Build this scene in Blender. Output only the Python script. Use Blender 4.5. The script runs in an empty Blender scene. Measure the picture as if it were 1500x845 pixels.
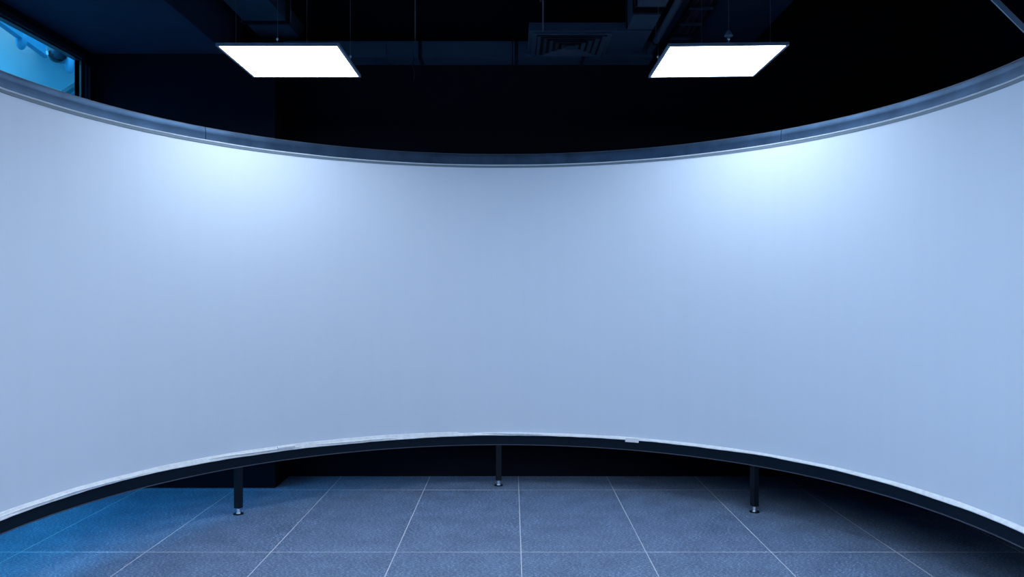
import bpy, bmesh, math, random
from mathutils import Vector, Matrix, noise
random.seed(7)
C = bpy.context.scene.collection
sc = bpy.context.scene
R = math.radians

# ------------------------------------------------------------------ camera
CAMZ = 1.263
cd = bpy.data.cameras.new('camera'); cam = bpy.data.objects.new('camera', cd); C.objects.link(cam)
cam.location = (0, 0, CAMZ); cam.rotation_euler = (R(90), 0, 0)
cd.sensor_width = 36; cd.lens = 36*1110.5/1500; cd.shift_y = 9.3/1500; cd.clip_start = .05
sc.camera = cam

# ------------------------------------------------------------------ world, lamps, exposure
w = bpy.data.worlds.new('world'); sc.world = w; w.use_nodes = True
w.node_tree.nodes['Background'].inputs[0].default_value = (.10, .35, .9, 1)
w.node_tree.nodes['Background'].inputs[1].default_value = .15
LAMP_COL = (.76, .87, 1.0); LAMP_STR = 16.0          # suspended LED panels
HALL_COL = (.12, .60, 1.0); HALL_STR = 6.5           # luminous ceiling strips of the hall behind the glazing
sc.view_settings.view_transform = 'Standard'; sc.view_settings.look = 'None'
sc.view_settings.exposure = 0.0; sc.view_settings.gamma = 1.0; sc.view_settings.use_curve_mapping = False

# ------------------------------------------------------------------ materials
def mat(name, col, rough=.6, metal=0, spec=.5, noise_amt=0, nscale=20, bump=0, bscale=200, coat=0, stretch=None):
    m = bpy.data.materials.new(name); m.use_nodes = True
    nt = m.node_tree; b = nt.nodes['Principled BSDF']
    b.inputs['Base Color'].default_value = (*col, 1); b.inputs['Roughness'].default_value = rough
    b.inputs['Metallic'].default_value = metal; b.inputs['Specular IOR Level'].default_value = spec
    b.inputs['Coat Weight'].default_value = coat
    g = nt.nodes.new('ShaderNodeNewGeometry'); src = g.outputs['Position']
    if stretch:
        mp = nt.nodes.new('ShaderNodeMapping'); mp.inputs['Scale'].default_value = stretch
        nt.links.new(src, mp.inputs[0]); src = mp.outputs[0]
    if noise_amt:
        n = nt.nodes.new('ShaderNodeTexNoise'); n.inputs['Scale'].default_value = nscale; n.inputs['Detail'].default_value = 6
        nt.links.new(src, n.inputs['Vector'])
        r = nt.nodes.new('ShaderNodeValToRGB'); r.color_ramp.elements[0].position = .3; r.color_ramp.elements[1].position = .7
        r.color_ramp.elements[0].color = (*[c*(1-noise_amt) for c in col], 1)
        r.color_ramp.elements[1].color = (*[min(1, c*(1+noise_amt)) for c in col], 1)
        nt.links.new(n.outputs[0], r.inputs[0]); nt.links.new(r.outputs[0], b.inputs['Base Color'])
    if bump:
        n2 = nt.nodes.new('ShaderNodeTexNoise'); n2.inputs['Scale'].default_value = bscale
        nt.links.new(src, n2.inputs['Vector'])
        bp = nt.nodes.new('ShaderNodeBump'); bp.inputs['Strength'].default_value = bump; bp.inputs['Distance'].default_value = .004
        nt.links.new(n2.outputs[0], bp.inputs['Height']); nt.links.new(bp.outputs[0], b.inputs['Normal'])
    return m

def emit(name, col, s):
    m = bpy.data.materials.new(name); m.use_nodes = True; nt = m.node_tree
    nt.nodes.remove(nt.nodes['Principled BSDF']); e = nt.nodes.new('ShaderNodeEmission')
    e.inputs[0].default_value = (*col, 1); e.inputs[1].default_value = s
    nt.links.new(e.outputs[0], nt.nodes['Material Output'].inputs[0]); return m

def tile_mat():
    m = mat('porcelain_tile', (.17, .19, .23), rough=.45, spec=.5)
    nt = m.node_tree; b = nt.nodes['Principled BSDF']; L = nt.links
    g = nt.nodes.new('ShaderNodeNewGeometry')
    mp = nt.nodes.new('ShaderNodeMapping'); mp.inputs['Rotation'].default_value = (0, 0, .5); mp.inputs['Scale'].default_value = (1, 2.4, 1)
    L.new(g.outputs['Position'], mp.inputs[0])
    n1 = nt.nodes.new('ShaderNodeTexNoise'); n1.inputs['Scale'].default_value = 75; n1.inputs['Detail'].default_value = 5; n1.inputs['Roughness'].default_value = .75
    L.new(mp.outputs[0], n1.inputs['Vector'])
    r1 = nt.nodes.new('ShaderNodeValToRGB'); e = r1.color_ramp.elements
    e[0].position = .38; e[0].color = (.055, .11, .205, 1); e[1].position = .66; e[1].color = (.62, .76, 1, 1)
    k = e.new(.53); k.color = (.11, .18, .31, 1)
    L.new(n1.outputs[0], r1.inputs[0])
    n2 = nt.nodes.new('ShaderNodeTexNoise'); n2.inputs['Scale'].default_value = 6; n2.inputs['Detail'].default_value = 4
    L.new(g.outputs['Position'], n2.inputs['Vector'])
    r2 = nt.nodes.new('ShaderNodeValToRGB'); e = r2.color_ramp.elements
    e[0].position = .3; e[0].color = (.82, .82, .84, 1); e[1].position = .7; e[1].color = (1.15, 1.15, 1.15, 1)
    L.new(n2.outputs[0], r2.inputs[0])
    mx = nt.nodes.new('ShaderNodeMix'); mx.data_type = 'RGBA'; mx.blend_type = 'MULTIPLY'; mx.inputs[0].default_value = 1
    L.new(r1.outputs[0], mx.inputs[6]); L.new(r2.outputs[0], mx.inputs[7]); L.new(mx.outputs[2], b.inputs['Base Color'])
    bp = nt.nodes.new('ShaderNodeBump'); bp.inputs['Strength'].default_value = .35; bp.inputs['Distance'].default_value = .003
    L.new(n1.outputs[0], bp.inputs['Height']); L.new(bp.outputs[0], b.inputs['Normal'])
    return m

def glass_mat(name, tint):
    m = bpy.data.materials.new(name); m.use_nodes = True; nt = m.node_tree; L = nt.links
    nt.nodes.remove(nt.nodes['Principled BSDF'])
    t = nt.nodes.new('ShaderNodeBsdfTransparent'); t.inputs[0].default_value = (*tint, 1)
    g = nt.nodes.new('ShaderNodeBsdfGlossy'); g.inputs['Roughness'].default_value = .02
    lw = nt.nodes.new('ShaderNodeLayerWeight'); pw = nt.nodes.new('ShaderNodeMath'); pw.operation = 'POWER'; pw.inputs[1].default_value = 5
    f = nt.nodes.new('ShaderNodeMath'); f.operation = 'MULTIPLY_ADD'; f.inputs[1].default_value = .6; f.inputs[2].default_value = .03
    L.new(lw.outputs['Facing'], pw.inputs[0]); L.new(pw.outputs[0], f.inputs[0])
    mx = nt.nodes.new('ShaderNodeMixShader')
    L.new(f.outputs[0], mx.inputs[0]); L.new(t.outputs[0], mx.inputs[1]); L.new(g.outputs[0], mx.inputs[2])
    L.new(mx.outputs[0], nt.nodes['Material Output'].inputs[0]); return m

M = dict(
    fabric=mat('screen_fabric', (.66, .76, .90), rough=.85, spec=.15, noise_amt=.008, nscale=3, stretch=(5, 5, .15)),
    hem=mat('hem_fabric', (.84, .88, .93), rough=.8, spec=.2, noise_amt=.08, nscale=40, bump=.3, bscale=90),
    tape=mat('white_tape', (.9, .93, .96), rough=.5),
    rail=mat('rail_metal', (.044, .082, .145), rough=.5, metal=1, spec=.3, noise_amt=.25, nscale=8, bump=.05, bscale=40),
    trim=mat('trim_grey', (.14, .20, .25), rough=.6),
    bead=mat('bead_white', (.62, .70, .80), rough=.4),
    black=mat('black_steel', (.004, .008, .016), rough=.6, spec=.2),
    brail=mat('bottom_rail_steel', (.003, .010, .022), rough=.6, spec=.15, noise_amt=.1, nscale=30),
    edge=mat('rail_edge', (.06, .08, .12), rough=.5),
    chrome=mat('chrome', (.9, .92, .95), rough=.28, metal=1),
    wall=mat('black_wall', (.004, .005, .011), rough=.9, spec=.1, noise_amt=.1, nscale=4),
    ceil=mat('dark_blue_ceiling', (.012, .028, .06), rough=.9, spec=.2, noise_amt=.1, nscale=6),
    duct=mat('duct_metal', (.02, .045, .08), rough=.6, metal=.0, noise_amt=.15, nscale=5),
    frame=mat('window_frame', (.01, .015, .025), rough=.4),
    gasket=mat('frame_bead', (.02, .07, .11), rough=.5),
    lampf=mat('lamp_frame', (.14, .19, .27), rough=.5),
    wire=mat('wire_steel', (.16, .17, .22), rough=.4, metal=.4),
    grip=mat('nickel_gripper', (.8, .82, .85), rough=.2, metal=.6),
    grout=mat('pale_grout', (.62, .66, .72), rough=.8),
    hallw=mat('hall_wall', (.66, .84, .90), rough=.8, noise_amt=.05, nscale=2),
    hallb=mat('hall_blue', (.08, .28, .42), rough=.7),
    halls=mat('hall_stringer', (.03, .12, .15), rough=.6),
    hallf=mat('hall_floor', (.40, .52, .60), rough=.5),
    camw=mat('camera_body', (.05, .12, .18), rough=.35),
    camd=mat('camera_dome', (.01, .015, .03), rough=.08),
    brace=mat('brace_metal', (.22, .34, .48), rough=.45, metal=.1),
    cable=mat('black_cable', (.012, .012, .02), rough=.6),
    tile=tile_mat(), glass=glass_mat('window_glass', (.80, .95, 1.0)),
    lamp=emit('led_diffuser', LAMP_COL, LAMP_STR), hall=emit('hall_light', HALL_COL, HALL_STR), hall2=emit('hall_white_light', (.5, .78, .95), .9),
)

# ------------------------------------------------------------------ helpers
def bx(bm, x0, x1, y0, y1, z0, z1, bev=0):
    r = bmesh.ops.create_cube(bm, size=1)['verts']
    bmesh.ops.scale(bm, vec=(x1-x0, y1-y0, z1-z0), verts=r)
    bmesh.ops.translate(bm, vec=((x0+x1)/2, (y0+y1)/2, (z0+z1)/2), verts=r)
    if bev:
        es = list({e for v in r for e in v.link_edges})
        bmesh.ops.bevel(bm, geom=es, offset=bev, segments=1, affect='EDGES')

def cyl(bm, p0, p1, r0, r1=None, n=14):
    p0 = Vector(p0); p1 = Vector(p1); d = p1-p0
    v = bmesh.ops.create_cone(bm, cap_ends=True, segments=n, radius1=r0, radius2=r0 if r1 is None else r1, depth=d.length)['verts']
    q = d.to_track_quat('Z', 'Y').to_matrix().to_4x4()
    bmesh.ops.transform(bm, matrix=Matrix.Translation((p0+p1)/2) @ q, verts=v)

def bar(bm, p0, p1, wd, ht, up=(0, 0, 1)):
    p0 = Vector(p0); p1 = Vector(p1); d = (p1-p0); L = d.length; d.normalize()
    s = d.cross(Vector(up)).normalized(); u = s.cross(d)
    vs = []
    for p in (p0, p1):
        for a, b in ((-1, -1), (1, -1), (1, 1), (-1, 1)):
            vs.append(bm.verts.new(p + s*a*wd/2 + u*b*ht/2))
    for f in ((3, 2, 1, 0), (4, 5, 6, 7), (0, 1, 5, 4), (1, 2, 6, 5), (2, 3, 7, 6), (3, 0, 4, 7)):
        bm.faces.new([vs[i] for i in f])

def tube(bm, pts, r, n=8):
    rings = []
    for i, p in enumerate(pts):
        p = Vector(p); d = (Vector(pts[min(i+1, len(pts)-1)])-Vector(pts[max(i-1, 0)])).normalized()
        s = d.cross(Vector((0, 1, .01))).normalized() if abs(d.y) < .9 else d.cross(Vector((1, 0, 0))).normalized()
        u = s.cross(d)
        rings.append([bm.verts.new(p + s*math.cos(6.2832*k/n)*r + u*math.sin(6.2832*k/n)*r) for k in range(n)])
    for a, b in zip(rings, rings[1:]):
        for k in range(n): bm.faces.new((a[k], a[(k+1) % n], b[(k+1) % n], b[k]))
    bm.faces.new(rings[0][::-1]); bm.faces.new(rings[-1])

def obj(name, bm, m, parent=None, smooth=False):
    bmesh.ops.recalc_face_normals(bm, faces=bm.faces)
    me = bpy.data.meshes.new(name); bm.to_mesh(me); bm.free()
    me.materials.append(M[m] if isinstance(m, str) else m)
    o = bpy.data.objects.new(name, me); C.objects.link(o)
    if smooth:
        for p in me.polygons: p.use_smooth = True
        me.set_sharp_from_angle(angle=R(35))
    if parent: o.parent = parent
    return o

def box_obj(name, m, parent, *d, bev=0):
    bm = bmesh.new(); bx(bm, *d, bev=bev); return obj(name, bm, m, parent)

def thing(name, label, cat, loc=(0, 0, 0), group=None):
    o = bpy.data.objects.new(name, None); C.objects.link(o); o.location = loc; o.empty_display_size = .1
    o['label'] = label; o['category'] = cat
    if group: o['group'] = group
    return o

def struct(o): o['kind'] = 'structure'; return o

# ------------------------------------------------------------------ the room shell
XL, XR, YB, YBL, YF, ZC = -2.74, 2.95, 5.28, 4.957, -3.0, 3.56
TW, TL, GX, GY = .6145, 1.185, .044, 3.725      # floor tile pitch and one grid corner
bm = bmesh.new(); bx(bm, XL, XR+.1, YF-.1, YB+.1, -.12, -.0006)
floor = struct(obj('floor', bm, 'grout'))
tm = {}
JG = .0022
for i in range(-6, 6):
    for j in range(-7, 3):
        x0 = max(GX+i*TW, XL)+JG; x1 = min(GX+(i+1)*TW, XR)-JG
        y0 = max(GY+j*TL, YF)+JG*1.5; y1 = min(GY+(j+1)*TL, YB)-JG*1.5
        if x1-x0 < .02 or y1-y0 < .02: continue
        key = (round(x1-x0, 4), round(y1-y0, 4))
        if key not in tm:
            b = bmesh.new(); bx(b, -key[0]/2, key[0]/2, -key[1]/2, key[1]/2, -.009, 0)
            bmesh.ops.bevel(b, geom=[e for e in b.edges if all(v.co.z > -.001 for v in e.verts)], offset=.0004, segments=1, affect='EDGES')
            me = bpy.data.meshes.new('floor_tile'); b.to_mesh(me); b.free(); me.materials.append(M['tile']); tm[key] = me
        t = bpy.data.objects.new('floor_tile', tm[key]); C.objects.link(t); t.parent = floor
        t.location = ((x0+x1)/2, (y0+y1)/2, 0)

bm = bmesh.new()
bx(bm, -1.55, XR+.1, YB, YB+.1, -.12, ZC+.1); bx(bm, XL-.1, -1.55, YBL, YB, -.12, 2.9); bx(bm, XL-.1, -1.55, YB, YB+.1, -.12, ZC+.1)
struct(obj('wall_back', bm, 'wall'))
bm = bmesh.new(); bx(bm, XR, XR+.1, YF-.1, YB, -.12, ZC+.1); struct(obj('wall_right', bm, 'wall'))
bm = bmesh.new(); bx(bm, XL-.12, XR, YF-.1, YF, -.12, ZC+.1); struct(obj('wall_front', bm, 'wall'))
WT, WY1, WY0 = 2.765, 4.80, -.6                  # glazing: head height, far end, near end
bm = bmesh.new()
bx(bm, XL-.03, XL, YF, YBL, WT, ZC+.1); bx(bm, XL-.03, XL, WY1, YBL, -.12, WT); bx(bm, XL-.03, XL, YF, WY0, -.12, WT)
struct(obj('wall_left', bm, 'wall'))
bm = bmesh.new(); bx(bm, XL-.12, XR+.1, YF-.1, YB+.1, ZC, ZC+.1); struct(obj('ceiling', bm, 'wall'))

# ceiling soffits: left bulkhead along the glazing, right bulkhead
struct(box_obj('trim_1', 'ceil', None, XL+.001, -1.86, YF+.001, YB-.001, 2.905, ZC-.001))
struct(box_obj('trim_1', 'ceil', None, XL+.001, -1.86, YF+.001, YBL-.001, 2.84, 2.904))
struct(box_obj('trim_2', 'ceil', None, 1.02, 1.68, YF+.001, YB-.001, 3.02, ZC-.001))

# glazing with frame
win = struct(bpy.data.objects.new('window_1', None)); C.objects.link(win); win.location = (XL-.06, WY1, 0)
def wchild(name, m, *d, bev=0):
    o = box_obj(name, m, win, *d, bev=bev); o.matrix_parent_inverse = Matrix.Translation(-win.location); return o
fx0, fx1 = XL-.028, XL+.012
wchild('frame_head', 'frame', fx0, fx1, WY0, WY1+.04, WT-.02, WT+.03)
wchild('frame_sill', 'frame', fx0, fx1, WY0, WY1, 0.0, .05)
wchild('frame_jamb', 'frame', fx0, fx1, WY1-.0, WY1+.11, 0.0, WT-.02)
wchild('frame_jamb', 'frame', fx0, fx1, WY0, WY0+.05, 0.0, WT-.035)
wchild('frame_bead', 'gasket', fx1, fx1+.006, WY0+.05, WY1, WT-.008, WT-.001)
wchild('frame_bead', 'gasket', fx1, fx1+.006, WY1+.045, WY1+.052, .05, WT-.035)
wchild('frame_bead', 'gasket', fx1, fx1+.006, WY1+.085, WY1+.089, .05, WT-.035)
for y in (1.2, 3.0): wchild('frame_mullion', 'frame', fx0, fx1, y-.03, y+.03, .05, WT-.035)
for a, b in ((WY0+.05, 1.17), (1.23, 2.97), (3.03, WY1)):
    wchild('pane', 'glass', XL-.02, XL-.012, a, b, .05, WT-.02)

# ------------------------------------------------------------------ the hall behind the glazing
HX, HY0, HY1, HZ = -4.80, -.7, 9.5, 3.845
struct(box_obj('floor_hall', 'hallf', None, HX, XL-.031, HY0, HY1, -.12, -.001))
struct(box_obj('wall_hall', 'hallw', None, HX-.1, HX, HY0, HY1, -.12, HZ+.1))
struct(box_obj('wall_hall_end', 'hallw', None, HX, XL-.031, HY1, HY1+.1, -.12, HZ+.1))
struct(box_obj('wall_hall_near', 'hallw', None, HX, XL-.031, HY0-.1, HY0, -.12, HZ+.1))
struct(box_obj('wall_hall_side', 'hallw', None, XL-.03, XL, YB+.1, HY1, -.12, HZ+.1))
struct(box_obj('ceiling_hall', 'hallw', None, HX, XL-.031, HY0, HY1, HZ, HZ+.1))
struct(box_obj('trim_3', 'hallb', None, HX+.001, HX+.5, 7.62, 8.05, 3.72, HZ-.001))
t = thing('hall_ceiling_light', 'long bright luminous strip in the ceiling of the hall beyond the glass', 'ceiling light', (-4.0, 3, HZ))
o = box_obj('diffuser', 'hall', t, -.62, .82, -3.4, 3.60, -.03, -.001)
o = box_obj('housing', 'lampf', t, .82, .86, -3.4, 3.60, -.03, -.001)
t = thing('hall_ceiling_light', 'small white light panel in the hall ceiling left of the security camera', 'ceiling light', (-4.5, 7.1, HZ))
box_obj('diffuser', 'hall2', t, -.29, -.02, -.4, .5, -.012, -.001)
box_obj('light_rim', 'hallb', t, -.02, .0, -.4, .5, -.016, -.001)
# handrail-like rail with hanging discs
def hall_pt(x, y, Z): return Vector(((x-750)/1110.5*Z, Z, CAMZ+(431.8-y)/1110.5*Z))
t = thing('hanging_rail', 'pale blue rail with a hanging oval shade seen through the glass, left of the camera', 'rail', hall_pt(0, 27, 5.48))
p0, p1 = hall_pt(-40, -4, 5.2), hall_pt(69, 76, 6.29)
bm = bmesh.new(); bar(bm, p0-t.location, p1-t.location, .05, .10); obj('rail_bar', bm, 'hallb', t)
def shade(parent, px, py, Z, wpx, hpx):
    c = hall_pt(px, py, Z)-parent.location; rr = wpx/1110.5*Z/2; hh = hpx/1110.5*Z/2
    bm = bmesh.new(); v = bmesh.ops.create_uvsphere(bm, u_segments=20, v_segments=14, radius=1)['verts']
    bmesh.ops.scale(bm, vec=(rr, rr, hh), verts=v); bmesh.ops.translate(bm, vec=c, verts=v)
    obj('oval_shade', bm, 'hallb', parent, True)
    bm = bmesh.new(); cyl(bm, c+Vector((0, 0, hh*.8)), c+Vector((0, 0, hh+.06)), .02); obj('shade_stem', bm, 'hallb', parent)
shade(t, 31, 58, 5.86, 15.5, 30)
t2 = thing('hanging_rail', 'short pale blue rail with an oval shade behind the glass, right of the camera', 'rail', hall_pt(105, 85, 6.3))
bm = bmesh.new(); bar(bm, hall_pt(88, 79, 6.2)-t2.location, hall_pt(125, 95, 6.6)-t2.location, .05, .06); obj('rail_bar', bm, 'hallb', t2)
shade(t2, 102, 95, 6.3, 12, 25)
for tt, pts in ((t, ((8, 30, 5.5), (60, 66, 6.2))), (t2, ((92, 78, 6.25), (116, 88, 6.5)))):
    for q in pts:
        a = hall_pt(*q)-tt.location
        bm = bmesh.new(); cyl(bm, a, (a.x, a.y, HZ-tt.location.z-.03), .008); obj('hanger_rod', bm, 'hallb', tt)
# sloping stringer
s = thing('stair_stringer', 'dark teal sloping stair stringer low in the corner of the hall window', 'stair', hall_pt(90, 140, 7.0))
a, b = hall_pt(62, 158, 6.8), hall_pt(150, 99, 7.8)
bm = bmesh.new(); bar(bm, a-s.location, b-s.location, .06, .035); obj('stringer', bm, 'halls', s)
bm = bmesh.new(); bar(bm, a-s.location-Vector((0, 0, .035)), b-s.location-Vector((0, 0, .035)), .05, .012); obj('stringer_edge', bm, 'hallb', s)
# post that carries it
pst = (a+b)/2-s.location
bm = bmesh.new(); cyl(bm, (pst.x, pst.y, pst.z-.02), (pst.x, pst.y, -s.location.z), .03); obj('post', bm, 'hallb', s)

# turret security camera on a bracket outside the window head
c = hall_pt(83.3, 78, 4.83)
t = thing('security_camera', 'small dark security camera hanging just outside the window at upper left', 'camera', c)
rr = .057
bm = bmesh.new(); v = bmesh.ops.create_uvsphere(bm, u_segments=28, v_segments=18, radius=rr)['verts']
bmesh.ops.scale(bm, vec=(1, 1, 1.05), verts=v); obj('dome', bm, 'camd', t, True)
bm = bmesh.new()
cyl(bm, (0, 0, .0), (0, 0, .07), rr*1.03, rr*.98, 28)
obj('camera_base', bm, 'camw', t, True)
bm = bmesh.new(); v = bmesh.ops.create_uvsphere(bm, u_segments=28, v_segments=18, radius=rr*1.04)['verts']
bmesh.ops.delete(bm, geom=[x for x in bm.verts if (x.co.x*.75 - x.co.y*.35 + x.co.z*.35) < .008], context='VERTS')
obj('hood', bm, 'camw', t, True)
bm = bmesh.new(); cyl(bm, (-.022, -.048, -.012), (-.027, -.058, -.016), .013, n=16); obj('lens', bm, 'chrome', t)
bm = bmesh.new(); bx(bm, 0, XL-.03-c.x, -.02, .02, .07, .085); bx(bm, XL-.04-c.x, XL-.03-c.x, -.03, .03, .03, .13)
obj('bracket', bm, 'camw', t)

# ------------------------------------------------------------------ the curved screen
X0, Y0, RS = -.063, 2.947, 2.064
AMAX = R(112)
Z_RT, Z_ST, Z_SB, Z_RB = CAMZ+.9293, CAMZ+.8391, CAMZ-.9267, CAMZ-.9916
scr = thing('curved_projection_screen', 'large white fabric projection screen curved in a half circle with dark metal rails', 'screen', (X0, Y0, 0))
def sweep(name, prof, m, a0, a1, step=R(1.5), closed=True, smooth=True, fn=None, parent=scr):
    """prof: list of (dr, z); dr negative is towards the axis. fn(angle, k, dr, z)->(dr, z)"""
    n = max(2, int(abs(a1-a0)/step)+1); bm = bmesh.new(); rings = []
    for i in range(n+1):
        a = a0+(a1-a0)*i/n; ring = []
        for k, (dr, z) in enumerate(prof):
            if fn: dr, z = fn(a, k, dr, z)
            r = RS+dr; ring.append(bm.verts.new((r*math.sin(a), r*math.cos(a), z)))
        rings.append(ring)
    K = len(prof)
    for A, B in zip(rings, rings[1:]):
        for k in range(K if closed else K-1):
            bm.faces.new((A[k], A[(k+1) % K], B[(k+1) % K], B[k]))
    if closed: bm.faces.new(rings[0]); bm.faces.new(rings[-1][::-1])
    return obj(name, bm, m, parent, smooth)
# fabric: a thin skin
sweep('fabric', [(0, Z_SB-.01), (0, Z_ST+.012), (.004, Z_ST+.012), (.004, Z_SB-.01)], 'fabric', -AMAX, AMAX, R(1))
# top rail in three butted lengths
def toprail(a0, a1):
    g = R(.045)
    o = sweep('top_rail', [(-.004, Z_ST+.020), (-.004, Z_ST+.0595), (-.0045, Z_ST+.061), (.0005, Z_RT-.001), (.003, Z_RT),
                       (.040, Z_RT), (.040, Z_ST+.020)], 'rail', a0+g, a1-g)
    sweep('rail_edge', [(-.0015, Z_RT-.0018), (-.0015, Z_RT+.0008), (.006, Z_RT+.0008), (.006, Z_RT-.0018)], 'edge', a0+g, a1-g, parent=o)
toprail(-AMAX, R(-52.5)); toprail(R(-52.5), R(50.0)); toprail(R(50.0), AMAX)
sweep('rail_core', [(.003, Z_ST+.022), (.003, Z_RT-.004), (.038, Z_RT-.004), (.038, Z_ST+.022)], 'black', -AMAX, AMAX)
# grey fabric-edge trim with bright bead under the rail
def wob(a, k, dr, z):
    return dr, z+.0016*noise.noise(Vector((a*9, k*.1, 3.3)))
sweep('top_trim', [(-.004, Z_ST), (-.005, Z_ST+.015), (.003, Z_ST+.015), (.003, Z_ST)], 'trim', -AMAX, AMAX, R(1))
sweep('piping', [(-.006, Z_ST+.0135), (-.009, Z_ST+.017), (-.006, Z_ST+.0205), (-.002, Z_ST+.017)], 'bead', -AMAX, AMAX, R(1), fn=wob)
# bottom rail
sweep('bottom_rail', [(-.002, Z_RB+.004), (-.002, Z_SB+.004), (.036, Z_SB+.004), (.036, Z_RB+.004)], 'brail', -AMAX, AMAX)
sweep('bottom_lip', [(-.006, Z_RB), (-.006, Z_RB+.004), (.036, Z_RB+.004), (.036, Z_RB)], 'edge', -AMAX, AMAX)
# folded hem: its lower edge wanders
SAG = [(-112, 0), (-85, -.003), (-72, .002), (-60, .002), (-47, -.004), (-37, -.008), (-31, -.010), (-23, -.009), (-14, -.004), (-8, .001), (0, .001),
       (10, 0), (18, .005), (24, .004), (32, 0), (40, .004), (48, .008), (58, .004), (70, 0), (112, 0)]
def sag(a):
    d = math.degrees(a)
    for (p, u), (q, v) in zip(SAG, SAG[1:]):
        if p <= d <= q: return u+(v-u)*(d-p)/(q-p)
    return 0
def hemf(a, k, dr, z):
    d = math.degrees(a)
    n1 = noise.noise(Vector((a*7, 0, 1.7))); n2 = noise.noise(Vector((a*30, 0, 4.1)))
    if k in (0, 1, 5): z += sag(a)*.7+.0035*n1+.0012*n2
    if k in (2, 3): z += (.008 if d < -8 else 0)+.002*noise.noise(Vector((a*12, 2, 8)))
    return dr, z
sweep('hem', [(-.014, Z_SB-.001), (-.0155, Z_SB+.003), (-.005, Z_SB+.016), (-.001, Z_SB+.018), (.0, Z_SB+.014), (-.004, Z_SB-.001)],
      'hem', -AMAX, AMAX, R(.6), fn=hemf)
def fold(a0, a1, z0, amp, seed):
    def f(a, k, dr, z):
        u = (a-a0)/(a1-a0)
        return dr*(1 if 0 else math.sin(math.pi*min(max(u, .02), .98))**.5), z+amp*noise.noise(Vector((a*9, seed, 0)))+sag(a)*.7-(.006*u)
    sweep('hem_fold', [(-.019, z0), (-.021, z0+.003), (-.014, z0+.008), (-.006, z0+.006), (-.006, z0)], 'hem', a0, a1, R(.6), fn=f)
fold(R(-88), R(-58), Z_SB+.011, .004, 1); fold(R(-54), R(-33), Z_SB+.014, .005, 2)
fold(R(-36), R(-17), Z_SB+.012, .003, 3); fold(R(-4), R(9), Z_SB+.012, .003, 4)
# small white tape tab
a = math.atan2(.985-.0, 1.82)
tp = sweep('tape', [(-.021, Z_SB-.010), (-.022, Z_SB+.016), (-.016, Z_SB+.018), (-.016, Z_SB-.010)], 'tape', R(22.6), R(25.0), R(.4))
# crumpled patch on the left
sweep('tape', [(-.020, Z_SB+.004), (-.024, Z_SB+.018), (-.012, Z_SB+.028), (-.008, Z_SB+.004)], 'hem', R(-40.5), R(-37.5), R(.25),
      fn=lambda a, k, dr, z: (dr+.003*noise.noise(Vector((a*200, k, 0))), z+.003*noise.noise(Vector((a*160, k, 5)))))
# legs
def leg(ad):
    a = R(ad); x, y = (RS+.012)*math.sin(a), (RS+.012)*math.cos(a)
    def put(o): o.location = (x, y, 0); return o
    bm = bmesh.new(); h = .0185
    bx(bm, -h, h, -h, h, .036, Z_RB-.0, bev=.002)
    bmesh.ops.rotate(bm, cent=(0, 0, 0), matrix=Matrix.Rotation(-a+R(24 if ad < -20 else (4 if ad < 20 else -24)), 3, 'Z'), verts=bm.verts)
    lg = put(obj('leg', bm, 'black', scr))
    bm = bmesh.new(); cyl(bm, (0, 0, .008), (0, 0, .042), .009, n=16)
    for k in range(5): cyl(bm, (0, 0, .014+k*.005), (0, 0, .016+k*.005), .0105, n=16)
    obj('threaded_stud', bm, 'chrome', lg, True)
    bm = bmesh.new(); cyl(bm, (0, 0, .0005), (0, 0, .005), .029, .028, n=28); obj('foot_pad', bm, 'black', lg, True)
    bm = bmesh.new(); cyl(bm, (0, 0, .005), (0, 0, .010), .014, .012, n=6); obj('foot_nut', bm, 'chrome', lg)
for ad in (-92.5, -46.8, -.7, 45.2, 91): leg(ad)

# ------------------------------------------------------------------ LED panels hung on wires
def panel(name_loc, label, w=.57, d=.51, roll=0, visible=True, cup=False):
    cx, cy, z = name_loc
    t = thing('panel_light', label, 'ceiling light', (cx, cy, z), 'suspended square panel lights'); t.rotation_euler = (0, roll, 0)
    e = .012
    bm = bmesh.new(); bx(bm, -w/2, w/2, -d/2, d/2, .000, .004); obj('diffuser', bm, 'lamp', t)
    bm = bmesh.new()
    for s in (-1, 1):
        x = s*(w/2+e/2); bx(bm, x-e/2, x+e/2, -d/2-e, d/2+e, -.001, .013)
        y = s*(d/2+e/2); bx(bm, -w/2, w/2, y-e/2, y+e/2, -.001, .013)
    obj('panel_frame', bm, 'lampf', t)
    bm = bmesh.new(); bx(bm, -w/2, w/2, -d/2, d/2, .006, .012); obj('back_plate', bm, 'black', t)
    for k, (x, y) in enumerate(((0, -d/2-.006), (w/2+.010, 0), (0, d/2+.006), (-w/2-.010, 0))):
        bm = bmesh.new(); cyl(bm, (x, y, .010), (x, y, .030), .0022, n=10)
        v = bmesh.ops.create_uvsphere(bm, u_segments=10, v_segments=8, radius=.007)['verts']; bmesh.ops.translate(bm, vec=(x, y, .032), verts=v)
        g = obj('wire_gripper', bm, 'grip', t)
        top = (3.018 if cx+x > 1.015 else CAMZ+1.618 if (.7 < cx+x < .87 and cy > 2.1) else ZC-.002)-z
        bm = bmesh.new(); cyl(bm, (x, y, .032), (x-math.sin(roll)*top, y, top*1), .0011, n=6); obj('wire', bm, 'wire', g)
    if cup:
        bm = bmesh.new(); cyl(bm, (0, -d/2-.006, .046), (0, -d/2-.006, .072), .021, .008, n=20); obj('wire_cup', bm, 'lampf', t, True)
LZ = CAMZ+1.2
panel((-1.130, 3.915, LZ), 'left white square panel light hanging above the curved screen')
panel((1.047, 3.925, LZ+.004), 'right white square panel light with a small wire cup above its front edge', w=.560, roll=R(-.65), cup=True)
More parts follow.
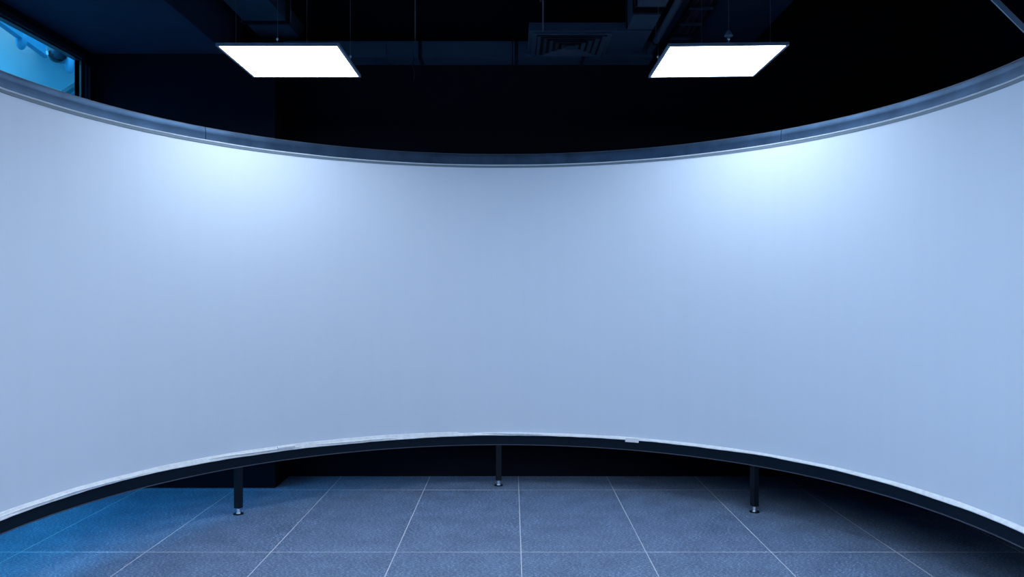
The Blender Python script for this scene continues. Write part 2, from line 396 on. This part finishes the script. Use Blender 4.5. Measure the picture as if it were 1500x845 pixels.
for n, y in (('first', 1.75), ('second', .35), ('third', -1.05), ('fourth', -2.45)):  # unseen panels, added as fill light for the screen
    for x, side in ((-1.13, 'left'), (-.04, 'middle'), (1.05, 'right')):
        panel((x, y, LZ), 'added fill panel light out of view, %s row in front of the screen, %s side' % (n, side))

# ------------------------------------------------------------------ ceiling services
def rods(parent, pts, r=.005):
    for x, y, z in pts:
        bm = bmesh.new(); cyl(bm, (x, y, z), (x, y, ZC-parent.location.z-.001), r, n=8); o = obj('hanger_rod', bm, 'wire', parent)
# left duct running front to back
t = thing('air_duct', 'dark rectangular air duct running front to back above the left lamp', 'duct', (-1.57, 4.0, 3.013))
for y0, y1 in ((-3.0, .42), (.44, .84), (.90, 1.25)):
    box_obj('duct_section', 'duct', t, -.145, .125, y0, y1, 0, .12)
for y in (.43, .87):
    box_obj('duct_flange', 'black', t, -.16, .14, y-.012, y+.012, -.012, .14)
rods(t, [(-.168, .87, .0), (.148, .87, 0), (-.168, -1, 0), (.148, -1, 0)], .004)
# right duct: box with vent and sections
DZ = CAMZ+1.62
t = thing('air_duct', 'dark air duct with flanged sections running above the ceiling vent', 'duct', (.5, 4.6, DZ))
box_obj('duct_box', 'duct', t, .105-.5, .860-.5, .05, .50, 0.0, .05)
for y0, y1 in ((-.215, .025), (-2.5, -.34)):
    box_obj('duct_section', 'duct', t, .205, .362, y0, y1, 0.0, .20)
for y in (.037, -.23, -.325):
    box_obj('duct_flange', 'black', t, .195, .372, y-.01, y+.01, .004, .22)
box_obj('duct_collar', 'duct', t, .205, .362, -.315, -.24, .05, .18)
rods(t, [(.19-.5, .045, .0)], .005)
rods(t, [(.385, -.3, 0.1)], .004)
bm = bmesh.new(); tube(bm, [(.18-.5, -.0, .30), (.175-.5, 0, .24), (.185-.5, .02, .21), (.175-.5, .03, .17)], .008); obj('cable', bm, 'cable', t)
# square vent
t = thing('ceiling_vent', 'square black louvred ceiling vent between the two panel lights', 'vent', (.375, 4.915, DZ-.001))
def ring(name, s0, s1, z0, z1, m, th=.004):
    bm = bmesh.new()
    o = [bm.verts.new((a*s0, b*s0, z0)) for a, b in ((-1, -1), (1, -1), (1, 1), (-1, 1))]
    i = [bm.verts.new((a*s1, b*s1, z1)) for a, b in ((-1, -1), (1, -1), (1, 1), (-1, 1))]
    o2 = [bm.verts.new((v.co.x, v.co.y, v.co.z+th)) for v in o]; i2 = [bm.verts.new((v.co.x, v.co.y, v.co.z+th)) for v in i]
    for k in range(4):
        j = (k+1) % 4
        for q in ((o[k], o[j], i[j], i[k]), (o2[k], i2[k], i2[j], o2[j]), (o[k], o2[k], o2[j], o[j]), (i[k], i[j], i2[j], i2[k])): bm.faces.new(q)
    return obj(name, bm, m, t)
VS = .245
M['vent'] = mat('vent_metal', (.035, .06, .09), rough=.45)
ring('vent_frame', VS, VS-.025, -.012, -.010, 'vent', .008)
for k in range(5):
    s = VS-.030-k*.040
    ring('vent_louvre', s, s-.022, -.018, -.006, 'vent', .002)
box_obj('vent_core', 'vent', t, -.03, .03, -.03, .03, -.020, -.014)
box_obj('vent_backing', 'black', t, -VS+.01, VS-.01, -VS+.01, VS-.01, -.004, -.001)
# beam / trunking along the back wall
t = thing('cable_trunking', 'dark horizontal trunking fixed along the back wall under the ceiling', 'trunking', (0, 5.19, CAMZ+1.60))
for x0, x1 in ((-1.54, -.85), (-.845, .0), (.005, .95)):
    box_obj('trunking_length', 'duct', t, x0, x1, -.08, .088, 0.0, .11)
for x in (-.62, .03, .48):
    box_obj('strap', 'black', t, x-.012, x+.012, -.085, .088, -.004, .114)
rods(t, [(-.655, -.06, .1)], .004)
bm = bmesh.new(); tube(bm, [(-.665, -.09, .03), (-.66, -.10, -.02), (-.67, -.095, -.06), (-.655, -.10, -.11), (-.66, -.1, -.16)], .003)
obj('loose_cable', bm, 'cable', t)
# pipe and cable ladder right of the duct
t = thing('ceiling_pipe', 'thin dark pipe running beside the duct left of the right lamp', 'pipe', (.93, 4.0, DZ+.02))
bm = bmesh.new(); cyl(bm, (0, -2.5, 0), (0, 1.27, 0), .022, n=16); obj('pipe', bm, 'duct', t, True)
for y in (-.9, .15, .9):
    bm = bmesh.new(); cyl(bm, (0, y-.012, 0), (0, y+.012, 0), .027, n=16); cc = obj('pipe_clamp', bm, 'black', t)
    bm = bmesh.new(); cyl(bm, (0, y, .02), (0, y, ZC-t.location.z-.001), .004, n=8); obj('hanger_rod', bm, 'wire', cc)
t = thing('cable_ladder', 'dark cable ladder with cables beside the pipe left of the right lamp', 'cable tray', (1.14, 4.0, 2.985))
for s in (-1, 1): box_obj('side_rail', 'black', t, s*.075-.004, s*.075+.004, -2.5, 1.27, 0, .03)
for k in range(14):
    y = -2.4+k*.27; box_obj('rung', 'duct', t, -.07, .07, y-.012, y+.012, 0, .012)
for k in range(4):
    bm = bmesh.new()
    tube(bm, [(-.045+.03*k+.012*math.sin(j*1.1+k*2), -2.45+j*.25, .021) for j in range(15)], .008, 6); obj('cable', bm, 'cable', t, True)
for y in (-1.5, .4):
    for s in (-1, 1):
        bm = bmesh.new(); cyl(bm, (s*.083, y, 0), (s*.083, y, 3.019-t.location.z), .004, n=8); obj('hanger_rod', bm, 'wire', t)
# sloping steel brace at upper right
def at(x, y, Z): return hall_pt(x, y, Z)
p, q = at(1452.5, -5, 3.0), at(1500, 42, 3.0)
d = (q-p)
s1 = (XR-.01-p.x)/d.x; s0 = (ZC-.005-p.z)/d.z
t = thing('brace', 'pale blue steel bar sloping down to the right at the upper right corner', 'brace', p)
bm = bmesh.new(); bar(bm, d*s0, d*s1, .006, .022); obj('bar', bm, 'brace', t)
e1 = d*s1
box_obj('wall_plate', 'brace', t, e1.x-.0, e1.x+.009, -.04, .04, e1.z-.05, e1.z+.05)
